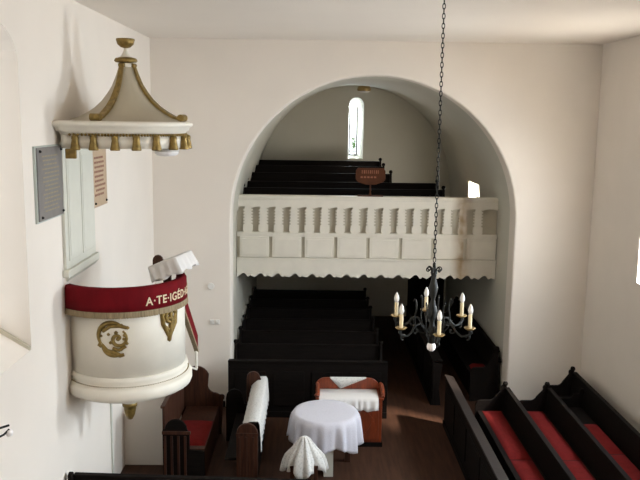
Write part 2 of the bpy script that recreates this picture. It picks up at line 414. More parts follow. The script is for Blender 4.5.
# ------------------------------------------------------------------ pews
def arc(cx, cz, r, a0, a1, n=8): return [(cx+r*math.cos(math.radians(a0+(a1-a0)*i/n)), cz+r*math.sin(math.radians(a0+(a1-a0)*i/n))) for i in range(n+1)]
def end_profile(H, arm=.62):
    return ([(-.46, 0), (-.46, arm-.08)]+arc(-.38, arm-.08, .08, 180, 90, 5)+[(-.26, arm)]+arc(-.26, arm+.1, .10, -90, -20, 5)
            + [(-.07, H-.05)]+arc(-.03, H-.01, .045, 180, 0, 6)+[(.03, H-.3), (.05, 0)])
def make_pew(L, H, label, cat='pew', group=None, wood=None, arm=.62, shelf=True, knob=True, ends=True, loc=(0, 0, 0), rz=0):
    wood = wood or pew_m
    t = thing('pew', label, cat, (0, 0, 0), group); a, c = -L/2, L/2
    b = MB(); b.box(a+.04, c-.04, -.43, -.02, .42, .455); b.build('seat', wood, t, bevel=.006)
    b = MB(); b.prism([(-.04, .40), (.0, H-.03), (.03, H-.03), (-.005, .40)], 0, a+.04, c-.04); b.box(a+.04, c-.04, -.02, .0, .02, .40); b.build('backrest', wood, t)
    b = MB(); b.box(a+.04, c-.04, -.02, .05, H-.03, H+.0); b.build('top_rail', wood, t, bevel=.008)
    if shelf:
        b = MB(); b.box(a+.05, c-.05, .035, .20, H-.22, H-.195); b.build('book_shelf', wood, t, bevel=.004)
    if ends:
        for (q0, q1) in ((a, a+.04), (c-.04, c)):
            b = MB(); b.prism(end_profile(H, arm), 0, q0, q1); e = b.build('end_panel', wood, t, bevel=.005)
            if knob:
                b = MB(); b.lathe([(0, -.04), (.03, -.03), (.042, 0), (.03, .03), (0, .04)], 12, ((q0+q1)/2, -.01, H+.045)); b.build('knob', wood, e)
    b = MB(); b.box(a+.04, c-.04, -.40, -.37, 0, .42); b.build('kickboard', wood, t)
    t.location = loc; t.rotation_euler = (0, 0, rz)
    return t
def front_desk(L, H, label, wood=None, loc=(0, 0, 0), rz=0, panels=3, top=None, slope=.17):
    wood = wood or pew_m
    t = thing('pew_partition', label, 'pew partition', (0, 0, 0)); a, c = -L/2, L/2
    b = MB(); b.box(a, c, 0, .035, 0, H-.03); b.box(a, c, -.02, 0, 0, .10); b.build('front_board', wood, t, bevel=.004)
    ww = (L-.1)/panels
    for i in range(panels):
        b = MB(); xa = a+.05+ww*i+.06; xb = a+.05+ww*(i+1)-.06; b.box(xa, xb, -.015, 0, .2, H-.18); b.build('panel', wood, t, bevel=.01)
    b = MB(); b.prism([(-.02, H-.03), (-.02, H), (slope, H-.03), (slope, H-.06)], 0, a, c); b.build('book_board', top or wood, t, bevel=.004)
    for (q0, q1) in ((a, a+.04), (c-.04, c)):
        b = MB(); b.prism([(.035, 0), (.035, H-.07), (slope, H-.09), (.12, .3), (.16, 0)], 0, q0, q1); b.build('end_panel', wood, t)
    t.location = loc; t.rotation_euler = (0, 0, rz)
    return t
# left block beneath the gallery (facing the hall)
CX = -.045; PL = 2.58
ys = [.45, 1.3, 2.15, 3.0, 3.8, 4.7]
names = ['dark pew directly behind the front panel under the gallery', 'second dark pew behind the front panel under the gallery',
         'third dark pew back from the front panel under the gallery', 'fourth dark pew back from the front panel under the gallery',
         'dark pew next to rearmost under the gallery, left block', 'rearmost dark pew under the gallery, against the grey end wall']
front_desk(PL+.04, .97, 'long dark wooden front panel of the left pew block below the gallery', loc=(CX, -.45, 0), panels=4)
p0 = make_pew(PL, .98, names[0], group='pews under the gallery', loc=(CX, ys[0], 0))
for y, nm in zip(ys[1:], names[1:]): dup(p0, (CX, y, 0), 0, nm)
# gallery pews on the steps
def gp(xa, xb, y, z, lab): return make_pew(xb-xa, .95, lab, group='pews up in the gallery', loc=((xa+xb)/2, y, z))
g1 = gp(RL+.02, 2.52, 2.12, 2.62, 'long dark pew right behind the gallery parapet, lowest step')
dup(g1, (g1.location.x, 2.9, 2.68), 0, 'long dark pew on the second step of the gallery')
g3 = gp(RL+.02, 1.66, 3.7, 2.80, 'shorter dark pew on the third gallery step, its end right of the notice board')
dup(g3, (g3.location.x-.08, 4.55, 2.90), 0, 'shorter dark pew on the fourth gallery step, just before the topmost')
g5 = dup(g3, (g3.location.x-.08, 5.4, 2.97), 0, 'topmost dark gallery pew below the slit window')

# right blocks: rows run away from the viewer, people sit facing the aisle
RZ = -PI/2
def right_row(X, ya, yb, H, lab, **k): return make_pew(yb-ya, H, lab, group='pews on the right', loc=(X, (ya+yb)/2, 0), rz=RZ, **k)
A = front_desk(6.3, .86, 'long dark front panel with paler book board along the right side of the aisle', loc=(2.17, -.72-3.15, 0), rz=RZ, panels=7, top=desk_m, slope=.12)
A2 = front_desk(3.8, .84, 'dark front panel of the right pews inside the recess', loc=(2.10, 2.05, 0), rz=RZ, panels=4)
Bp = right_row(3.02, -7.0, -1.18, .84, 'first dark pew with red cushions right of the aisle')
Cp = dup(Bp, (3.67, -4.09, 0), RZ, 'middle dark pew with red cushions on the right')
Dp = right_row(4.30, -7.0, -.48, .86, 'dark pew against the right wall, furthest from the aisle')
Rp = right_row(3.26, .36, 4.2, .92, 'dark pew along the right recess wall behind the chandelier')
b = MB(); b.prism([(u+4.30, v) for u, v in end_profile(.72, .60)], 1, -1.05, -1.0); ap = base(b.build('pew_arm_divider', pew_m, bevel=.005)); 
# divider becomes part of the wall pew
ap.parent = Dp; ap.matrix_parent_inverse = (Matrix.Translation(Dp.location) @ Matrix.Rotation(RZ, 4, 'Z')).inverted(); ap.name = 'arm_panel'

def cushion(X0, X1, ya, yb, lab):
    n1 = 14; n2 = 6; b = MB(); vs = []
    for i in range(n1+1):
        for j in range(n2+1):
            u, v = i/n1*2-1, j/n2*2-1
            e = (1-abs(u)**8)*(1-abs(v)**6)
            vs.append((X0+(X1-X0)*j/n2, ya+(yb-ya)*i/n1, .458+.045*e**.5+random.uniform(0, .002)))
    top = len(vs); vs += [(x, y, .456) for x, y, z in vs]
    w = n2+1; fs = [(i*w+j, (i+1)*w+j, (i+1)*w+j+1, i*w+j+1) for i in range(n1) for j in range(n2)]
    fs += [(top+a, top+d, top+c, top+b_) for a, b_, c, d in fs]
    b.add(vs, fs, True)
    return tag(base(b.build('seat_cushion', cushion_m)), lab, 'cushion', 'red pew cushions')
cushion(2.66, 2.95, -2.95, -1.24, 'far red cushion on the pew nearest the aisle, right side')
cushion(2.66, 2.95, -5.0, -2.97, 'near red cushion on the pew nearest the aisle, right side')
cushion(3.31, 3.60, -2.95, -1.24, 'far red cushion on the middle right pew')
cushion(3.31, 3.60, -4.9, -2.97, 'near red cushion on the middle right pew')
cushion(3.97, 4.26, -2.75, -1.75, 'far red cushion on the pew by the right wall')
cushion(3.97, 4.26, -4.8, -2.77, 'near red cushion on the pew by the right wall')
cushion(2.90, 3.19, .50, 1.0, 'short red cushion on the recess pew below the chandelier')

# left seats by the pulpit
t = thing('pew', 'brown corner bench with tall scrolled end beside the pulpit, red cushion on it', 'pew', (-1.7, -1.9, 0))
b = MB(); b.box(-1.92, -1.42, -2.72, -1.16, .42, .46); b.build('seat', pewbrown_m, t, bevel=.006)
for i in range(5):
    ya = -2.72+.312*i; b = MB(); b.box(-1.985, -1.955, ya, ya+.306, .42, 1.04); b.build('back_plank', pewbrown_m, t, bevel=.006)
b = MB(); b.box(-2.0, -1.94, -2.76, -1.12, 1.04, 1.075); b.build('top_rail', pewbrown_m, t, bevel=.008)
far = [(-2.0, 0), (-2.0, .98)]+arc(-1.76, .90, .20, 150, 20, 8)+arc(-1.46, .80, .13, 190, 270, 5)+[(-1.40, .64)]+arc(-1.38, .60, .05, 90, -60, 5)+[(-1.38, .1), (-1.38, 0)]
b = MB(); b.prism(far, 1, -1.16, -1.12); b.build('end_panel', pewbrown_m, t, bevel=.006, label='tall scrolled far end panel')
near = [(-1.98, 0), (-1.98, .74)]+arc(-1.80, .74, .15, 180, 0, 8)+[(-1.62, .70), (-1.62, .46), (-1.42, .44), (-1.42, 0)]
b = MB(); b.prism(near, 1, -2.76, -2.72)
e = b.build('end_panel', pew_m, t, bevel=.006, label='low rounded near end panel')
b = MB(); 
for i in range(4): b.box(-1.96+.09*i, -1.93+.09*i, -2.78, -2.76, .05, .66)
b.box(-1.98, -1.60, -2.79, -2.76, .69, .73); b.build('moulding', pewbrown_m, e)
b = MB(); b.box(-1.44, -1.42, -2.72, -1.16, 0, .42); b.build('kickboard', pewbrown_m, t)
b = MB(); vs = []
n1, n2 = 12, 8
for i in range(n1+1):
    for j in range(n2+1):
        u, v = i/n1*2-1, j/n2*2-1; e_ = max(0, (1-abs(u)**5)*(1-abs(v)**5))
        vs.append((-1.90+.47*j/n2, -2.62+.86*i/n1, .463+.05*e_**.5))
tp = len(vs); vs += [(x, y, .461) for x, y, z in vs]; w = n2+1
fs = [(i*w+j, (i+1)*w+j, (i+1)*w+j+1, i*w+j+1) for i in range(n1) for j in range(n2)]; fs += [(tp+a, tp+d, tp+c, tp+q) for a, q, c, d in fs]
b.add(vs, fs, True); tag(base(b.build('seat_cushion', cushion_m)), 'square red cushion on the brown bench beside the pulpit', 'cushion')

t = thing('pew', 'narrow dark seat desk with rounded near end, a white lace runner over its back', 'pew', (-.9, -2.1, 0))
b = MB(); b.box(-.74, -.705, -3.0, -1.15, 0, .93); b.build('backrest', pew_m, t)
b = MB(); b.box(-.78, -.68, -3.0, -1.12, .93, .955); b.build('top_rail', pew_m, t, bevel=.006)
b = MB(); b.box(-1.12, -.74, -2.98, -1.42, .42, .455); b.build('seat', pew_m, t, bevel=.006)
prof = [(-.96, 0), (-.96, .80)]+arc(-.82, .82, .14, 180, 0, 10)+[(-.68, 0)]
b = MB(); b.prism(prof, 1, -3.05, -3.0); e = b.build('end_panel', pewbrown_m, t, bevel=.006, label='near end panel with rounded top')
b = MB(); b.box(-.965, -.675, -3.065, -3.05, .80, .835)
for i in range(3): b.box(-.94+.09*i, -.91+.09*i, -3.06, -3.05, .05, .78)
b.build('moulding', pewbrown_m, e)
b = MB(); b.prism([(-1.28, 0), (-1.28, .66)]+arc(-1.15, .70, .13, 180, 0, 8)+[(-1.0, .60), (-.72, .60), (-.72, 0)], 1, -1.42, -1.38); b.build('end_panel', pew_m, t, bevel=.006)
b = MB(); b.prism([(-.98, .6), (-.97, .97)]+arc(-.87, .99, .10, 180, 20, 8)+[(-.74, .93), (-.70, .6)], 1, -1.36, -1.32); b.build('scroll_head', pewbrown_m, t, bevel=.006, label='red-brown carved scroll at the far end')

def cloth_strip(name, m, parent_pts, ny, fold=.012, nf=9, label=None, seed=0):
    """sheet following a cross-section polyline (x,z) along y, with folds growing to the free hems"""
    pass
# lace runner over the seat back
b = MB(); cs = [(-.90, .86, 1), (-.86, .91, .5), (-.80, .958, .1), (-.74, .962, 0), (-.685, .962, 0), (-.665, .93, .2), (-.66, .84, .6), (-.655, .74, .9), (-.652, .64, 1.2)]
ny = 70; vs = []
for i in range(ny+1):
    y = -2.98+1.78*i/ny
    for j, (x, z, fw) in enumerate(cs):
        sc = .02*abs(math.sin(i*PI/5)) if j in (0, len(cs)-1) else 0
        extra = .10*max(0, 1-i/8) if j == len(cs)-1 else 0
        vs.append((x+.010*fw*math.sin(i*.9)*(1 if x > -.8 else -.3)+.006*fw, y, z-(sc+extra)*(1 if j else -.3)))
K = len(cs); b.add(vs, [(i*K+j, (i+1)*K+j, (i+1)*K+j+1, i*K+j+1) for i in range(ny) for j in range(K-1)], True)
o = tag(base(b.build('lace_runner', lace)), 'long white lace runner draped over the narrow seat back left of the round table', 'runner')
so = o.modifiers.new('s', 'SOLIDIFY'); so.thickness = .003

# near dark pew back at the bottom of the view
t = make_pew(2.6, 1.08, 'dark pew back across the bottom left edge, nearest the viewer', loc=(-1.28, -4.80, 0), rz=math.radians(-2.6), ends=True, knob=False)

# ------------------------------------------------------------------ round table, cabinet, small table
TX, TY = .215, -2.19
t = thing('round_table', 'round wooden table on a pale pedestal, hidden under a white cloth', 'table', (TX, TY, 0))
b = MB(); b.lathe([(.44, .765), (.45, .78), (.44, .795)], 40, (TX, TY, 0), smooth=False); b.build('tabletop', red_wood, t)
b = MB(); b.box(TX-.02, TX+.11, TY-.38, TY-.24, 0, .765); b.build('leg', panel_m, t, label='pale painted leg', bevel=.006)
for (dx, dy) in ((-.30, .12), (.33, .12)):
    b = MB(); b.box(TX+dx-.04, TX+dx+.04, TY+dy-.04, TY+dy+.04, 0, .765); b.build('leg', pewbrown_m, t, bevel=.006)
b = MB(); NR = 144; vs = []; rings = []
for (fr) in (0.0, .3, .6, .85, .96): rings.append(('t', fr))
for q in range(1, 11): rings.append(('h', q/10))
for kd, fr in rings:
    for i in range(NR):
        a = 2*PI*i/NR
        if kd == 't': r = .47*fr; z = .799
        else:
            drop = .36+.10*abs(math.cos(2*(a+PI/4-.12)))**2+.02*math.sin(7*a)
            drop -= .010*abs(math.sin(a*26))
            fold = math.sin(a*15+1.2*math.sin(a*2))*.034+math.sin(a*23+2)*.016
            r = .468+.018*math.sin(min(1, fr*3)*PI/2)+fold*fr**.8+.03*fr; z = .795-drop*fr
        vs.append((TX+r*math.cos(a), TY+r*math.sin(a), z))
fs = [(j*NR+i, j*NR+(i+1) % NR, (j+1)*NR+(i+1) % NR, (j+1)*NR+i) for j in range(len(rings)-1) for i in range(NR)]
b.add(vs, fs, True); o = tag(base(b.build('tablecloth', white_cloth)), 'white cloth with hanging folds covering the round table', 'tablecloth')
so = o.modifiers.new('s', 'SOLIDIFY'); so.thickness = .003

cx0, cx1, cy0, cy1 = .10, 1.08, -1.56, -1.14
t = thing('wooden_cabinet', 'red-brown polished wooden cabinet with curved raised back behind the round table', 'cabinet', ((cx0+cx1)/2, (cy0+cy1)/2, 0)); t.scale = (1, 1, .925)
b = MB(); b.box(cx0, cx1, cy0, cy1, .07, .80); b.build('body', red_wood, t, bevel=.008)
b = MB(); b.box(cx0+.02, cx1+.015, cy0-.015, cy1, 0, .07); b.build('plinth', pew_m, t)
b = MB(); b.box(cx0-.02, cx1+.02, cy0-.03, cy1, .80, .83); b.build('worktop', red_wood, t, bevel=.008)
for q in (0, 1):
    xa = cx0+.04+q*.46; b = MB(); b.box(xa, xa+.43, cy0-.012, cy0, .12, .75); d = b.build('door', red_wood, t, bevel=.006)
    b = MB(); b.prism([(xa+.215, .20), (xa+.36, .46), (xa+.215, .68), (xa+.07, .46)], 1, cy0-.020, cy0-.012); b.build('diamond_panel', red_wood, d, bevel=.005)
bk = [(cx0-.02, .83), (cx0-.02, .87)]+arc(cx0+.13, .87, .15, 180, 90, 8)+[(cx1-.22, 1.02)]+arc(cx1-.19, .84, .18, 90, 10, 8)+[(cx1+.0, .83)]
b = MB(); b.prism(bk, 1, cy1-.035, cy1); b.build('splash_back', red_wood, t, bevel=.008)
b = MB()
for xs, hh in ((cx1-.0, 1.0), (cx0+.0, 1.0)):
    pth = [(xs, cy1-.02, .91), (xs+.01, cy1-.12, .93), (xs+.015, cy1-.24, .91), (xs+.015, cy0+.06, .87), (xs+.01, cy0-.0, .84)]
    b = MB(); b.tube(pth, [.035, .04, .038, .034, .03], 10, flat=.8); b.box(xs-.015, xs+.015, cy0+.03, cy1-.03, .825, .89); b.build('arm', red_wood, t)
b = MB(); b.lathe([(0, -.03), (.03, -.02), (.045, .0), (.03, .02), (0, .03)], 14, (cx0+.0, cy0-.0, .87)); b.build('scroll_knob', red_wood, t)
# pleated cloth on the cabinet
b = MB(); ny = 90; vs = []; cs = [(cy1-.05, .834), (cy0+.15, .835), (cy0-.02, .836), (cy0-.042, .825), (cy0-.05, .78), (cy0-.055, .70), (cy0-.058, .64)]
for i in range(ny+1):
    x = cx0+.03+(cx1-cx0-.09)*i/ny
    for j, (y, z) in enumerate(cs):
        fw = max(0, j-3)/3; vs.append((x, y-.016*fw*(1+math.sin(i*.62+math.sin(i*.2)))-.01*fw, z+(.014*math.sin(i*.31) if j == 6 else 0)))
K = len(cs); b.add(vs, [(i*K+j, i*K+j+1, (i+1)*K+j+1, (i+1)*K+j) for i in range(ny) for j in range(K-1)], True)
o = tag(base(b.build('cabinet_cloth', linen)), 'white pleated cloth lying on the red-brown cabinet and hanging over its front', 'cloth'); o.location.z *= .925; o.scale.z = .925; so = o.modifiers.new('s', 'SOLIDIFY'); so.thickness = .003
# triangular doily over the back
b = MB(); m_ = 24; vs = []; xa, xb, ap_, = cx0+.20, cx1-.22, .50
for i in range(m_+1):
    u = i/m_; x = xa+(xb-xa)*u; xm = .46
    d = .18*max(0, 1-abs(x-xm)/((xm-xa) if x < xm else (xb-xm)))+.004
    ripple = .006*math.sin(i*1.4)
    vs += [(x, cy1+.004, .97), (x, cy1+.002, 1.024), (x, cy1-.04, 1.024), (x, cy1-.043+ripple*.3, 1.02-d*.4), (x, cy1-.046+ripple*.5, 1.02-d)]
b.add(vs, [(i*5+j, i*5+j+1, (i+1)*5+j+1, (i+1)*5+j) for i in range(m_) for j in range(4)], True)
o = tag(base(b.build('lace_doily', lace)), 'triangular white lace doily hanging over the cabinet back', 'doily'); o.location.z *= .925; o.scale.z = .925; so = o.modifiers.new('s', 'SOLIDIFY'); so.thickness = .002

SX, SY = -.07, -3.2
t = thing('side_table', 'small dark square table under a peaked lace cloth, bottom edge', 'table', (SX, SY, 0))
b = MB(); b.box(SX-.18, SX+.18, SY-.16, SY+.16, .50, .53); b.build('tabletop', pewbrown_m, t, bevel=.005)
for dx in (-.15, .15):
    for dy in (-.13, .13): b = MB(); b.box(SX+dx-.025, SX+dx+.025, SY+dy-.025, SY+dy+.025, 0, .50); b.build('leg', pewbrown_m, t, bevel=.004)
t = thing('covered_jug', 'pale jug hidden under the peaked lace cloth on the small table', 'jug', (SX, SY, .53))
b = MB(); b.lathe([(.06, 0), (.075, .05), (.07, .14), (.04, .22), (.035, .27), (.02, .31), (0, .315)], 20, (SX, SY, .53)); b.build('body', linen, t)
b = MB(); b.tube([(SX+.045, SY, .74), (SX+.085, SY, .70), (SX+.10, SY, .62), (SX+.085, SY, .60)], .01, 8); b.build('handle', linen, t)
b = MB(); vs = []; rg = [(0, .862), (.03, .858), (.06, .835), (.10, .77), (.14, .71), (.18, .66), (.215, .61), (.24, .56), (.25, .51), (.255, .46)]
NR = 120
for j, (r, z) in enumerate(rg):
    for i in range(NR):
        a = 2*PI*i/NR; fw = j/len(rg); sq = 1+.14*math.cos(4*(a+.1))*fw
        rr = r*sq+.034*fw*math.sin(9*a+math.sin(3*a))+.014*fw*math.sin(17*a)
        vs.append((SX+rr*math.cos(a), SY+rr*math.sin(a)*.95, z-(.10*max(0, math.cos(4*(a+.1)))*fw**3 if j > 6 else 0)+.012*fw*math.cos(9*a)))
b.add(vs, [(j*NR+i, j*NR+(i+1) % NR, (j+1)*NR+(i+1) % NR, (j+1)*NR+i) for j in range(len(rg)-1) for i in range(NR)], True)
o = tag(base(b.build('peaked_cloth', lace)), 'white lace cloth rising to a peak over the small table at the bottom edge', 'cloth'); so = o.modifiers.new('s', 'SOLIDIFY'); so.thickness = .003

# ------------------------------------------------------------------ pulpit
PX, PY = -2.085, -4.05; KX, KR = -2.13, .715; CL = XL+.002
P = thing('pulpit', 'round cream pulpit on the left wall with red embroidered rim cloth', 'pulpit', (PX, PY, 1.42))
def stad(a, R=.66, cx=PX):      # round towards the room, straight sides back to the wall
    c, s_ = math.cos(a), math.sin(a)
    return 1 if c >= 0 else min(1/max(abs(s_), 1e-4), (cx-XL)/(R*abs(c)))
def pl(prof, name, m, a=None, fx=None, c=(PX, PY, 0), **k):
    b = MB(); b.lathe(prof, 96, c, clampx=CL, fx=fx, arc=a); return b.build(name, m, P, **k)
ARC = (math.radians(-146), math.radians(22)); ARK = (math.radians(-134), math.radians(22))
pl([(.57, 2.12), (.64, 2.12), (.64, 3.05), (.58, 3.05), (.57, 2.12)], 'basket', paint, a=ARC)
pl([(.575, 2.10), (.625, 2.14), (.66, 2.13), (.67, 2.09), (.65, 2.06), (.66, 2.03), (.69, 2.02)], 'upper_moulding', paint)
pl([(.64, 2.035), (.69, 2.02), (.715, 1.99), (.715, 1.93), (.70, 1.89), (.66, 1.865), (.40, 1.80), (.14, 1.70), (.10, 1.64)], 'base', paint)
pl([(.57, 2.14), (.0, 2.14)], 'platform', pewbrown_m)
b = MB()
for i in range(150):
    a = -PI*.98+i/150*2*PI
    rr = .672; x = PX+rr*math.cos(a)
    if x < CL+.01: continue
    b.lathe([(0, -.008), (.009, 0), (0, .008)], 6, (x, PY+rr*math.sin(a), 2.045))
b.build('bead_moulding', gilt, P, label='dark gilt bead line')
acorn = pl([(.0, 1.415), (.03, 1.43), (.055, 1.48), (.07, 1.55), (.072, 1.585), (.085, 1.59), (.085, 1.625), (.06, 1.645), (.0, 1.65)], 'acorn_finial', gilt, fx=None, label='gilt acorn drop under the base')
rim = [(.60, 3.05), (.61, 3.10), (.64, 3.125), (.69, 3.12), (.71, 3.09), (.713, 2.98), (.716, 2.87), (.66, 2.86)]
rc = pl(rim+rim[:1], 'rim_cloth', velvet, a=ARK, c=(KX, PY, 0), label='dark red velvet cloth wrapped around the rim')
b = MB(); vs = []; NN = 200
for j, z in enumerate((2.875, 2.84, 2.805)):
    for i in range(NN):
        a = ARK[0]+(ARK[1]-ARK[0])*i/(NN-1); r = .72+.004*math.sin(i*2.1)*j; vs.append((max(CL, KX+r*math.cos(a)), PY+r*math.sin(a), z+.004*(i % 2)*(j == 2)))
b.add(vs, [(j*NN+i, j*NN+i+1, (j+1)*NN+i+1, (j+1)*NN+i) for j in range(2) for i in range(NN-1)], True)
b.build('fringe', fringe_m, rc, label='gold-beige fringe below the cloth')
# lettering bent round the cloth
def text_mesh(txt, size):
    cu = bpy.data.curves.new('t', 'FONT'); cu.body = txt; cu.size = size; cu.extrude = .0015; cu.space_character = 1.12; cu.offset = .002
    o = bpy.data.objects.new('t', cu); C.objects.link(o); bpy.context.view_layer.update()
    dg = bpy.context.evaluated_depsgraph_get(); me = bpy.data.meshes.new_from_object(o.evaluated_get(dg))
    r = ([tuple(v.co) for v in me.vertices], [tuple(p.vertices) for p in me.polygons]); bpy.data.objects.remove(o)
    return r
tv, tf = text_mesh('A\u00b7TE\u00b7IG\u00c9D\u00b7IGAZS\u00c1G', .125)
a0 = math.radians(-57); vs = []
for (x, y, z) in tv:
    a = a0+x*.92/KR; r = KR+.003+z; vs.append((KX+r*math.cos(a), PY+r*math.sin(a), 2.925+y*1.0))
b = MB(); b.add(vs, tf); b.build('lettering', gold_thread, rc, label='gold embroidered words')
# gilt scroll ornaments
def spiral(cu, cv, r0, r1, a0, a1, n=22): return [(cu+(r0+(r1-r0)*i/n)*math.cos(math.radians(a0+(a1-a0)*i/n)), cv+(r0+(r1-r0)*i/n)*math.sin(math.radians(a0+(a1-a0)*i/n))) for i in range(n+1)]
def ornament(adeg, zc, curves, leaves, label):
    b = MB(); a_ = math.radians(adeg)
    def mp(u, v, d=.004): a = a_+u/.64; r = .638+d; return (PX+r*math.cos(a), PY+r*math.sin(a), zc+v)
    for cv, w in curves:
        n_ = len(cv); b.tube([mp(u, v) for u, v in cv], [w*1.5*(.45+.55*math.sin(PI*(i+1)/(n_+1))) for i in range(n_)], 7)
    for u, v, w in leaves: b.lathe([(0, -w), (w*.8, -w*.5), (w, 0), (w*.7, w*.5), (0, w)], 8, mp(u, v, 0))
    b.build('scroll_ornament', gilt, P, label=label)
cv = [(spiral(.04, .0, .02, .10, 0, 420), .014), (spiral(-.02, .03, .15, .15, 60, 215), .018), (spiral(.0, -.03, .14, .16, 200, 290), .014),
      ([(-.14, -.06), (-.08, -.13), (0, -.15), (.06, -.18), (.10, -.17)], .018), ([(-.12, .08), (-.04, .14), (.06, .145), (.13, .12)], .016), ([(-.15, -.04), (-.17, -.07), (-.14, -.09)], .012), ([(-.02, -.1), (.05, -.12), (.12, -.08)], .013)]
lv = [(.14, .12, .022), (-.16, -.07, .022), (.04, 0, .026), (.13, -.05, .02), (-.10, .11, .022), (.0, -.16, .02), (.08, .15, .018), (-.14, .03, .018), (.02, .07, .024), (.07, -.11, .024), (-.04, -.04, .02), (.11, .04, .024), (-.06, .05, .02), (.1, -.0, .02)]
ornament(-89, 2.57, cv, lv, 'gilt scroll ornament on the front of the basket')
ornament(-33, 2.70, [(spiral(.01, .06, .03, .10, 0, 400), .016), (spiral(-.01, -.05, .03, .09, 180, 520), .016), ([(0, .16), (.03, 0), (0, -.14), (-.01, -.22)], .022), ([(-.11, .12), (-.09, -.02), (-.02, -.16)], .018), ([(.11, .12), (.09, -.04), (.01, -.16)], .018)],
         [(0, .15, .035), (-.09, .09, .03), (.09, .09, .03), (0, -.22, .02), (.07, -.06, .026), (-.07, -.06, .026), (.0, .03, .03)], 'gilt hanging scroll ornament on the right of the basket')
# stair rail with red cloth leaving the rim on the far side
sr = [(-1.46, -3.95, 2.93), (-1.43, -3.14, 2.17), (-1.43, -3.14, 1.96), (-1.46, -3.95, 2.70)]
b = MB(); b.add([(x, y, z) for x, y, z in sr]+[(x-.035, y, z) for x, y, z in sr], [(0, 1, 2, 3), (7, 6, 5, 4), (0, 4, 5, 1), (1, 5, 6, 2), (2, 6, 7, 3), (3, 7, 4, 0)])
r_ = b.build('stair_rail_cloth', velvet, P, label='red cloth strip on the descending stair rail')
b = MB(); off = .008
p = [(-1.46+off, -3.95, 2.73), (-1.43+off, -3.14, 1.99), (-1.43+off, -3.14, 1.945), (-1.46+off, -3.95, 2.685)]
b.add(p+[(x-.05, y, z) for x, y, z in p], [(0, 1, 2, 3), (7, 6, 5, 4), (0, 4, 5, 1), (1, 5, 6, 2), (2, 6, 7, 3), (3, 7, 4, 0)]); b.build('fringe', fringe_m, r_)
b = MB(); b.lathe([(.012, 0), (.022, .02), (.015, .05), (.022, .12), (.016, .2), (.022, .22), (.012, .24)], 12, (-1.45, -3.16, 1.73)); b.build('newel', paint, P)
b = MB(); b.tube([(-1.455, -3.16, 1.98), (-1.45, -3.16, 1.73), (-1.62, -3.45, 1.90)], .016, 8); b.build('stair_bracket', paint, P)
# reading desk and book
b = MB(); Mt = Matrix.Translation((-1.60, -3.98, 3.17)) @ Matrix.Rotation(math.radians(-12), 4, 'Z') @ Matrix.Rotation(math.radians(-22), 4, 'Y')
b.box(-.11, .18, -.20, .22, -.0, .02, Mt); dk = b.build('book_rest', pewbrown_m, P, bevel=.004)
b = MB(); b.box(-1.68, -1.60, -4.02, -3.94, 3.0, 3.14); b.build('rest_post', pewbrown_m, P)
b = MB()
b.box(-.11, .20, -.22, .24, .022, .125, Mt); tag(base(b.build('bible', linen, bevel=.012)), 'thick pale book under the white cloth on the pulpit rest', 'book')
b = MB(); vs = []; ring = []
for q in range(12): ring.append((-.12+.332*q/12, -.235))
for q in range(14): ring.append((.212, -.235+.49*q/14))
for q in range(12): ring.append((.212-.332*q/12, .252))
for q in range(14): ring.append((-.12, .252-.49*q/14))
NR_ = len(ring)
for fr, z, o_ in ((.0, .131, 0), (.6, .131, 0), (.97, .131, 0), (1.0, .122, .004), (1.0, .05, .010), (1.0, -.02, .018), (1.0, -.05, .02)):
    for q, (x, y) in enumerate(ring):
        w = o_*(1+.8*math.sin(q*1.7)); vs.append(Mt @ Vector(((x-.005)*fr+(w if x > .2 else (-w if x < -.11 else 0)), y*fr+(w if y > .24 else (-w if y < -.23 else 0)), z+(.015*math.sin(q*.9) if z < -.03 else 0))))
b.add(vs, [(r*NR_+q, r*NR_+(q+1) % NR_, (r+1)*NR_+(q+1) % NR_, (r+1)*NR_+q) for r in range(6) for q in range(NR_)], True)
o = tag(base(b.build('book_cloth', linen)), 'white cloth draped over the sloping book rest of the pulpit', 'cloth'); so = o.modifiers.new('s', 'SOLIDIFY'); so.thickness = .003
b = MB(); b.prism([(-.12, 3.02), (-.12, 3.22)]+arc(-.06, 3.22, .06, 180, 0, 6)+[(0.06, 3.22), (.06, 3.02)], 1, -3.62, -3.58)
for v_i in range(len(b.v)): b.v[v_i] = (b.v[v_i][0]-1.76, b.v[v_i][1], b.v[v_i][2])
b.build('seat_back', pewbrown_m, P, label='dark wooden seat back behind the book', bevel=.006)

# backboard on the wall
t = thing('pulpit_backboard', 'tall pale panelled board on the wall between pulpit and canopy', 'panel', (XL+.005, -4.0, 3.14))
b = MB(); b.box(XL+.003, XL+.035, -4.56, -3.47, 3.28, 4.62); b.build('board', panel_m, t, bevel=.004)
b = MB(); b.box(XL+.003, XL+.07, -4.60, -3.45, 3.20, 3.28); b.prism([(XL+.003, 3.20), (XL+.07, 3.20), (XL+.02, 3.14), (XL+.003, 3.14)], 1, -4.50, -3.46); b.build('sill_moulding', panel_m, t, bevel=.006)
for (ya, yb) in ((-4.47, -4.04), (-3.98, -3.56)):
    b = MB(); b.box(XL+.035, XL+.045, ya, yb, 3.36, 4.50); f = b.build('panel', panel_m, t, bevel=.008)
b = MB(); b.box(XL+.045, XL+.049, -4.43, -4.08, 3.41, 4.46); b.box(XL+.045, XL+.049, -3.94, -3.60, 3.41, 4.46); b.build('inner_field', panel_m, t, bevel=.003)

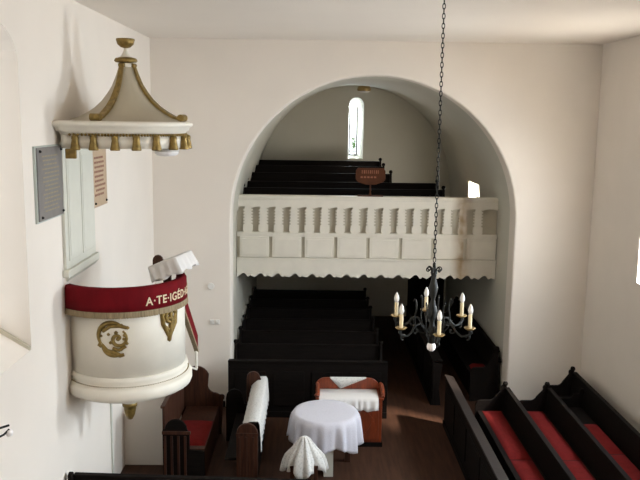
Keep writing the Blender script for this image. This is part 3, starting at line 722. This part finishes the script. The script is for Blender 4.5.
# canopy
QX, QY = -2.03, -4.05
K_ = thing('pulpit_canopy', 'cream sounding board with concave spire, gilt ribs and tassels above the pulpit', 'canopy', (QX, QY, 4.54))
def stq(a): return stad(a, .68, QX)
def cl(prof, name, m, n=96, fx=None, **k):
    b = MB(); b.lathe(prof, n, (QX, QY, 0), clampx=CL, fx=fx); return b.build(name, m, K_, **k)
cl([(.0, 4.70), (.62, 4.70), (.63, 4.73), (.66, 4.745), (.665, 4.775), (.69, 4.785), (.70, 4.80), (.70, 4.825), (.66, 4.84), (.0, 4.84)], 'cornice', paint, fx=stq)
b = MB(); b.lathe([(.60, 4.56), (.615, 4.56), (.615, 4.70), (.60, 4.70), (.60, 4.56)], 96, (QX, QY, 0), clampx=CL, fx=stq, arc=(-PI, PI)); b.build('valance', paint, K_)
b = MB()
for i in range(130):
    a = 2*PI*i/130; rr = .632*stq(a); x = QX+rr*math.cos(a)
    if x > CL+.14: b.lathe([(0, -.016), (.012, -.008), (.014, 0), (.012, .008), (0, .016)], 6, (x, QY+rr*math.sin(a), 4.70))
b.build('beading', gilt, K_)
RIBS = [math.radians(v) for v in (-105, -15, 75, 165)]
def sq(a, k_=.90):
    d = min(abs((a-r+PI) % (2*PI)-PI) for r in RIBS); return k_+(1-k_)*(1-min(1, d/(PI/4)))**1.2
prof = [(.67, 4.835), (.64, 4.85), (.55, 4.875), (.46, 4.92), (.365, 4.98), (.285, 5.05), (.22, 5.13), (.165, 5.21), (.125, 5.30), (.098, 5.37), (.085, 5.41)]
cl(prof, 'spire', spire_m, 96, lambda a: sq(a))
cl([(.075, 5.41), (.085, 5.42), (.085, 5.45), (.06, 5.455), (.0, 5.455)], 'spire_cap', paint)
for r in RIBS[:3]:
    pts = [(pr+.008, z+.006) for pr, z in prof[1:]]
    path = [(max(CL+.01, QX+p_*math.cos(r)), QY+p_*math.sin(r), z) for p_, z in pts]
    b = MB(); tn = Vector((-math.sin(r), math.cos(r), 0)); vs = []
    for i, p in enumerate(path):
        p = Vector(p); w = .042-.022*i/len(path); o1 = Vector((0, 0, .012)); od = Vector((math.cos(r), math.sin(r), 0))*.012
        vs += [p-tn*w-o1, p-tn*w+o1+od, p+tn*w+o1+od, p+tn*w-o1]
    b.add(vs, [(i*4+j, i*4+(j+1) % 4, (i+1)*4+(j+1) % 4, (i+1)*4+j) for i in range(len(path)-1) for j in range(4)]+[(3, 2, 1, 0)])
    # scrolls at foot and head
    for (pt, rad, hw) in ((path[0], .038, .055), (path[-1], .022, .03)):
        pt = Vector(pt); pp = [pt+Vector((0, 0, rad*.6))+tn*hw*q for q in (-1, -.5, 0, .5, 1)]
        b.tube(pp, rad, 12)
    b.build('rib', gilt, K_)
for (x, y) in [(-2.41, QY-.64), (-2.225, QY-.64)]+[(QX+.64*math.cos(math.radians(v)), QY+.64*math.sin(math.radians(v))) for v in (-88, -69, -50, -30, -10, 10, 30, 50, 70, 90)]:
    tb = MB(); tb.lathe([(.012, 4.70), (.036, 4.685), (.038, 4.66), (.034, 4.65), (.042, 4.60), (.052, 4.555), (.048, 4.545), (.0, 4.545)], 12, (x, y, 0)); tb.build('tassel', gilt, K_)
tb = MB(); tb.box(-2.50, -2.39, -4.74, -4.70, 4.46, 4.56); tb.build('corner_tassel', gilt, K_, label='lower square gilt tassel at the left', bevel=.01)
fin = cl([(.0, 5.455), (.11, 5.462), (.125, 5.48), (.11, 5.505), (.07, 5.515)], 'finial_collar', gilt, 24)
cl([(.07, 5.51), (.05, 5.53), (.028, 5.57), (.014, 5.62)], 'finial_neck', paint, 24)
cl([(.014, 5.61), (.05, 5.62), (.085, 5.65), (.10, 5.70), (.095, 5.71), (.0, 5.70)], 'finial_bowl', gilt, 24)

t = thing('canopy_lamp', 'small round white lamp hanging under the right side of the pulpit canopy', 'lamp', (-1.60, -4.1, 4.47))
b = MB(); b.lathe([(0, 4.55), (.10, 4.55), (.13, 4.53), (.135, 4.515)], 24, (-1.60, -4.1, 0)); b.build('housing', plastic, t)
b = MB(); b.lathe([(.13, 4.515), (.125, 4.49), (.09, 4.47), (0, 4.46)], 24, (-1.60, -4.1, 0)); b.build('diffuser', globe_m, t)
b = MB(); b.tube([(-1.60, -4.1, 4.70), (-1.60, -4.1, 4.55)], .01, 8); b.build('stem', iron, t)

# boxed stair below the pulpit, by the wall
t = thing('boxed_stair', 'plain grey-white boxed pulpit stair standing by the left wall below the pulpit', 'stair', (-2.3, -1.6, 0))
b = MB(); b.box(XL+.002, -2.02, -2.25, -.02, 0, .45); b.box(XL+.002, -2.02, -2.25, -.6, .45, .8); b.box(XL+.002, -2.02, -2.25, -1.2, .8, 1.1); b.build('body', plaster, t)
b = MB(); b.box(XL+.002, XL+.02, -2.95, -2.90, 0, 1.8); tag(base(b.build('wall_conduit', panel_m)), 'thin pale vertical pipe on the left wall below the pulpit', 'pipe')

# plaques on the left wall
def rows_text(b, y0, y1, z0, z1, n, x, seed, hh=.35):
    rnd = random.Random(seed); dz = (z1-z0)/n
    for i in range(n):
        z = z1-dz*(i+.5); y = y0+rnd.uniform(0, .06)*(i % 3 > 0)
        e = y1-rnd.uniform(0, .10)
        while y < e:
            w = rnd.uniform(.03, .09); b.box(x, x+.002, y, min(y+w, e), z-dz*hh/2, z+dz*hh/2); y += w+.018
t = thing('grey_plaque', 'dark grey inscribed plaque left of the pulpit canopy', 'plaque', (XL, -4.9, 3.89))
b = MB(); b.box(XL, XL+.02, -5.31, -4.59, 3.87, 4.60); b.build('mount', plaque_edge, t)
b = MB(); b.box(XL+.02, XL+.035, -5.28, -4.58, 3.885, 4.585); b.build('plate', plaque_grey, t, bevel=.004)
b = MB(); rows_text(b, -5.16, -4.66, 3.95, 4.52, 14, XL+.035, 3); b.build('inscription', ink_gold, t)
for y in (-5.22, -4.61):
    for z in (3.92, 4.55): b = MB(); b.lathe([(0, -.015), (.014, -.008), (.016, 0), (.014, .008), (0, .015)], 8, (XL+.04, y, z)); b.build('screw', iron, t)
t = thing('tan_plaque', 'tan inscribed plaque right of the panelled backboard', 'plaque', (XL, -3.15, 3.8))
b = MB(); b.box(XL, XL+.025, -3.44, -2.85, 3.80, 4.50); b.build('plate', plaque_tan, t, bevel=.004)
b = MB(); rows_text(b, -3.39, -2.92, 3.92, 4.42, 9, XL+.025, 5, .45); b.build('inscription', ink_red, t)
for y in (-3.39, -2.91): b = MB(); b.lathe([(0, -.015), (.014, -.008), (.016, 0), (.014, .008), (0, .015)], 8, (XL+.03, y, 3.85)); b.build('screw', iron, t)

# switches on the back wall
b = MB(); b.prism([(-1.682+.055*math.cos(2*PI*i/20), 2.107+.055*math.sin(2*PI*i/20)) for i in range(20)], 1, -.03, 0); tag(base(b.build('junction_box', plastic, bevel=.006)), 'round white junction box on the wall left of the arch', 'junction box')
for x in (-1.665, -1.575):
    t = thing('light_switch', ('left' if x < -1.62 else 'right')+' one of two small white light switches left of the arch', 'light switch', (x, -.02, 1.45), 'wall switches')
    b = MB(); b.box(x-.038, x+.038, -.02, 0, 1.45, 1.53); b.build('plate', plastic, t, bevel=.006)
    b = MB(); b.box(x-.015, x+.015, -.03, -.02, 1.47, 1.51); b.build('rocker', plastic, t, bevel=.003)

# ------------------------------------------------------------------ chandelier
HX, HY = 1.026, -6.2
H = thing('chandelier', 'black wrought iron chandelier with six electric candles hanging on a long chain', 'chandelier', (HX, HY, 2.95))
b = MB(); z = 3.74; i = 0
while z < ZC-.03:
    ax = (i % 2)*PI/2; pts = []
    for q in range(12):
        a = 2*PI*q/12; u = .011*math.cos(a); w = .024*math.sin(a); pts.append((HX+u*math.cos(ax), HY+u*math.sin(ax), z+w))
    b.tube(pts, .0038, 5, closed=True); z += .038; i += 1
b.build('chain', iron, H)
b = MB(); b.lathe([(.0, ZC-.0), (.07, ZC-.001), (.06, ZC-.04), (.02, ZC-.07), (.0, ZC-.07)], 20, (HX, HY, 0)); b.build('ceiling_rose', iron, H)
b = MB(); b.lathe([(0, 3.72), (.012, 3.71), (.016, 3.66), (.03, 3.63), (.018, 3.60), (.028, 3.54), (.04, 3.50), (.03, 3.44), (.016, 3.40), (.03, 3.34), (.045, 3.30), (.03, 3.24), (.018, 3.20), (.03, 3.15), (.05, 3.12), (.05, 3.08), (.03, 3.05), (.03, 3.02), (0, 3.015)], 20, (HX, HY, 0)); b.build('stem', iron, H)
b = MB()
for q in range(6):
    a = 2*PI*q/6+.2; d = (math.cos(a), math.sin(a))
    sc = spiral(.05, 3.655, .028, .006, 200, -200, 16)
    b.tube([(HX+d[0]*.01, HY+d[1]*.01, 3.52), (HX+d[0]*.018, HY+d[1]*.018, 3.60)]+[(HX+d[0]*u, HY+d[1]*u, v) for u, v in sc], .0055, 6)
b.build('leaf_crown', iron, H)
b = MB()
for q in range(6):
    a = math.radians(-89+30+60*q); d = (math.cos(a), math.sin(a))
    pth = [(.03, 3.10), (.10, 3.11), (.14, 3.16), (.15, 3.24), (.135, 3.32), (.14, 3.38), (.155, 3.40), (.165, 3.38)]
    b.tube([(HX+d[0]*u, HY+d[1]*u, v) for u, v in pth], [.006]*6+[.008, .004], 6)
b.build('upper_scrolls', iron, H)
for q in range(6):
    a = math.radians(-89+60*q); d = (math.cos(a), math.sin(a)); R_ = .33; zo = .085+.021*d[1]
    def mp(u, v): return (HX+d[0]*u*1.08, HY+d[1]*u*1.08, v+zo*min(1, u/.1))
    b = MB(); b.tube([mp(u, v) for u, v in [(.02, 3.07), (.07, 3.09), (.12, 3.13), (.17, 3.12), (.20, 3.07), (.24, 3.04), (.29, 3.05), (.325, 3.085), (.31, 3.11)]], [.011, .011, .010, .010, .010, .010, .009, .008, .006], 8)
    b.tube([mp(u, v) for u, v in spiral(.16, 3.075, .035, .008, 90, -260, 14)], .006, 6)
    b.tube([mp(u, v) for u, v in spiral(.285, 3.045, .03, .006, -90, 250, 14)], .006, 6)
    b.tube([mp(.305, 3.04), mp(.305, 3.11)], .008, 8)
    am = b.build('arm', iron, H)
    b = MB(); b.lathe([(.0, 3.108), (.03, 3.108), (.048, 3.122), (.046, 3.126), (.02, 3.122), (.0, 3.122)], 18, (HX+d[0]*R_, HY+d[1]*R_, zo)); b.build('drip_pan', brass, am, label='brass drip pan')
    b = MB(); b.lathe([(.016, 3.12), (.016, 3.235), (.010, 3.238)], 14, (HX+d[0]*R_, HY+d[1]*R_, zo)); b.build('candle_tube', candle_m, am, label='cream candle tube')
    b = MB(); b.lathe([(.010, 3.236), (.020, 3.255), (.022, 3.272), (.016, 3.30), (.006, 3.322), (0, 3.328)], 14, (HX+d[0]*R_, HY+d[1]*R_, zo)); b.build('bulb', bulb_m, am, label='clear flame bulb')
b = MB(); b.lathe([(0, 2.945), (.018, 2.948), (.034, 2.962), (.04, 2.985), (.034, 3.008), (.02, 3.024), (0, 3.03)], 20, (HX, HY, 0)); b.build('globe', globe_m, H, label='white globe bulb below the stem')

# wall candle lamp at the left edge
wx, wy, wz = XL, -6.66, 2.32
t = thing('wall_lamp', 'small dark iron wall lamp with white bulb at the left edge', 'lamp', (wx, wy, wz))
b = MB(); b.lathe([(0, -.05), (.03, -.04), (.035, 0), (.03, .04), (0, .05)], 14, (wx+.01, wy, wz)); b.build('wall_plate', iron, t)
b = MB(); b.tube([(wx+.01, wy, wz), (wx+.06, wy+.05, wz-.03), (wx+.12, wy+.10, wz-.01), (wx+.15, wy+.14, wz+.02)], .009, 8); b.tube([(wx+.06, wy+.05, wz+.05), (wx+.15, wy+.14, wz+.055)], .01, 8); b.build('arm', iron, t)
b = MB(); b.lathe([(0, -.035), (.022, -.025), (.03, 0), (.022, .025), (0, .03)], 14, (wx+.15, wy+.14, wz-.01)); b.build('bulb', globe_m, t, label='white bulb')
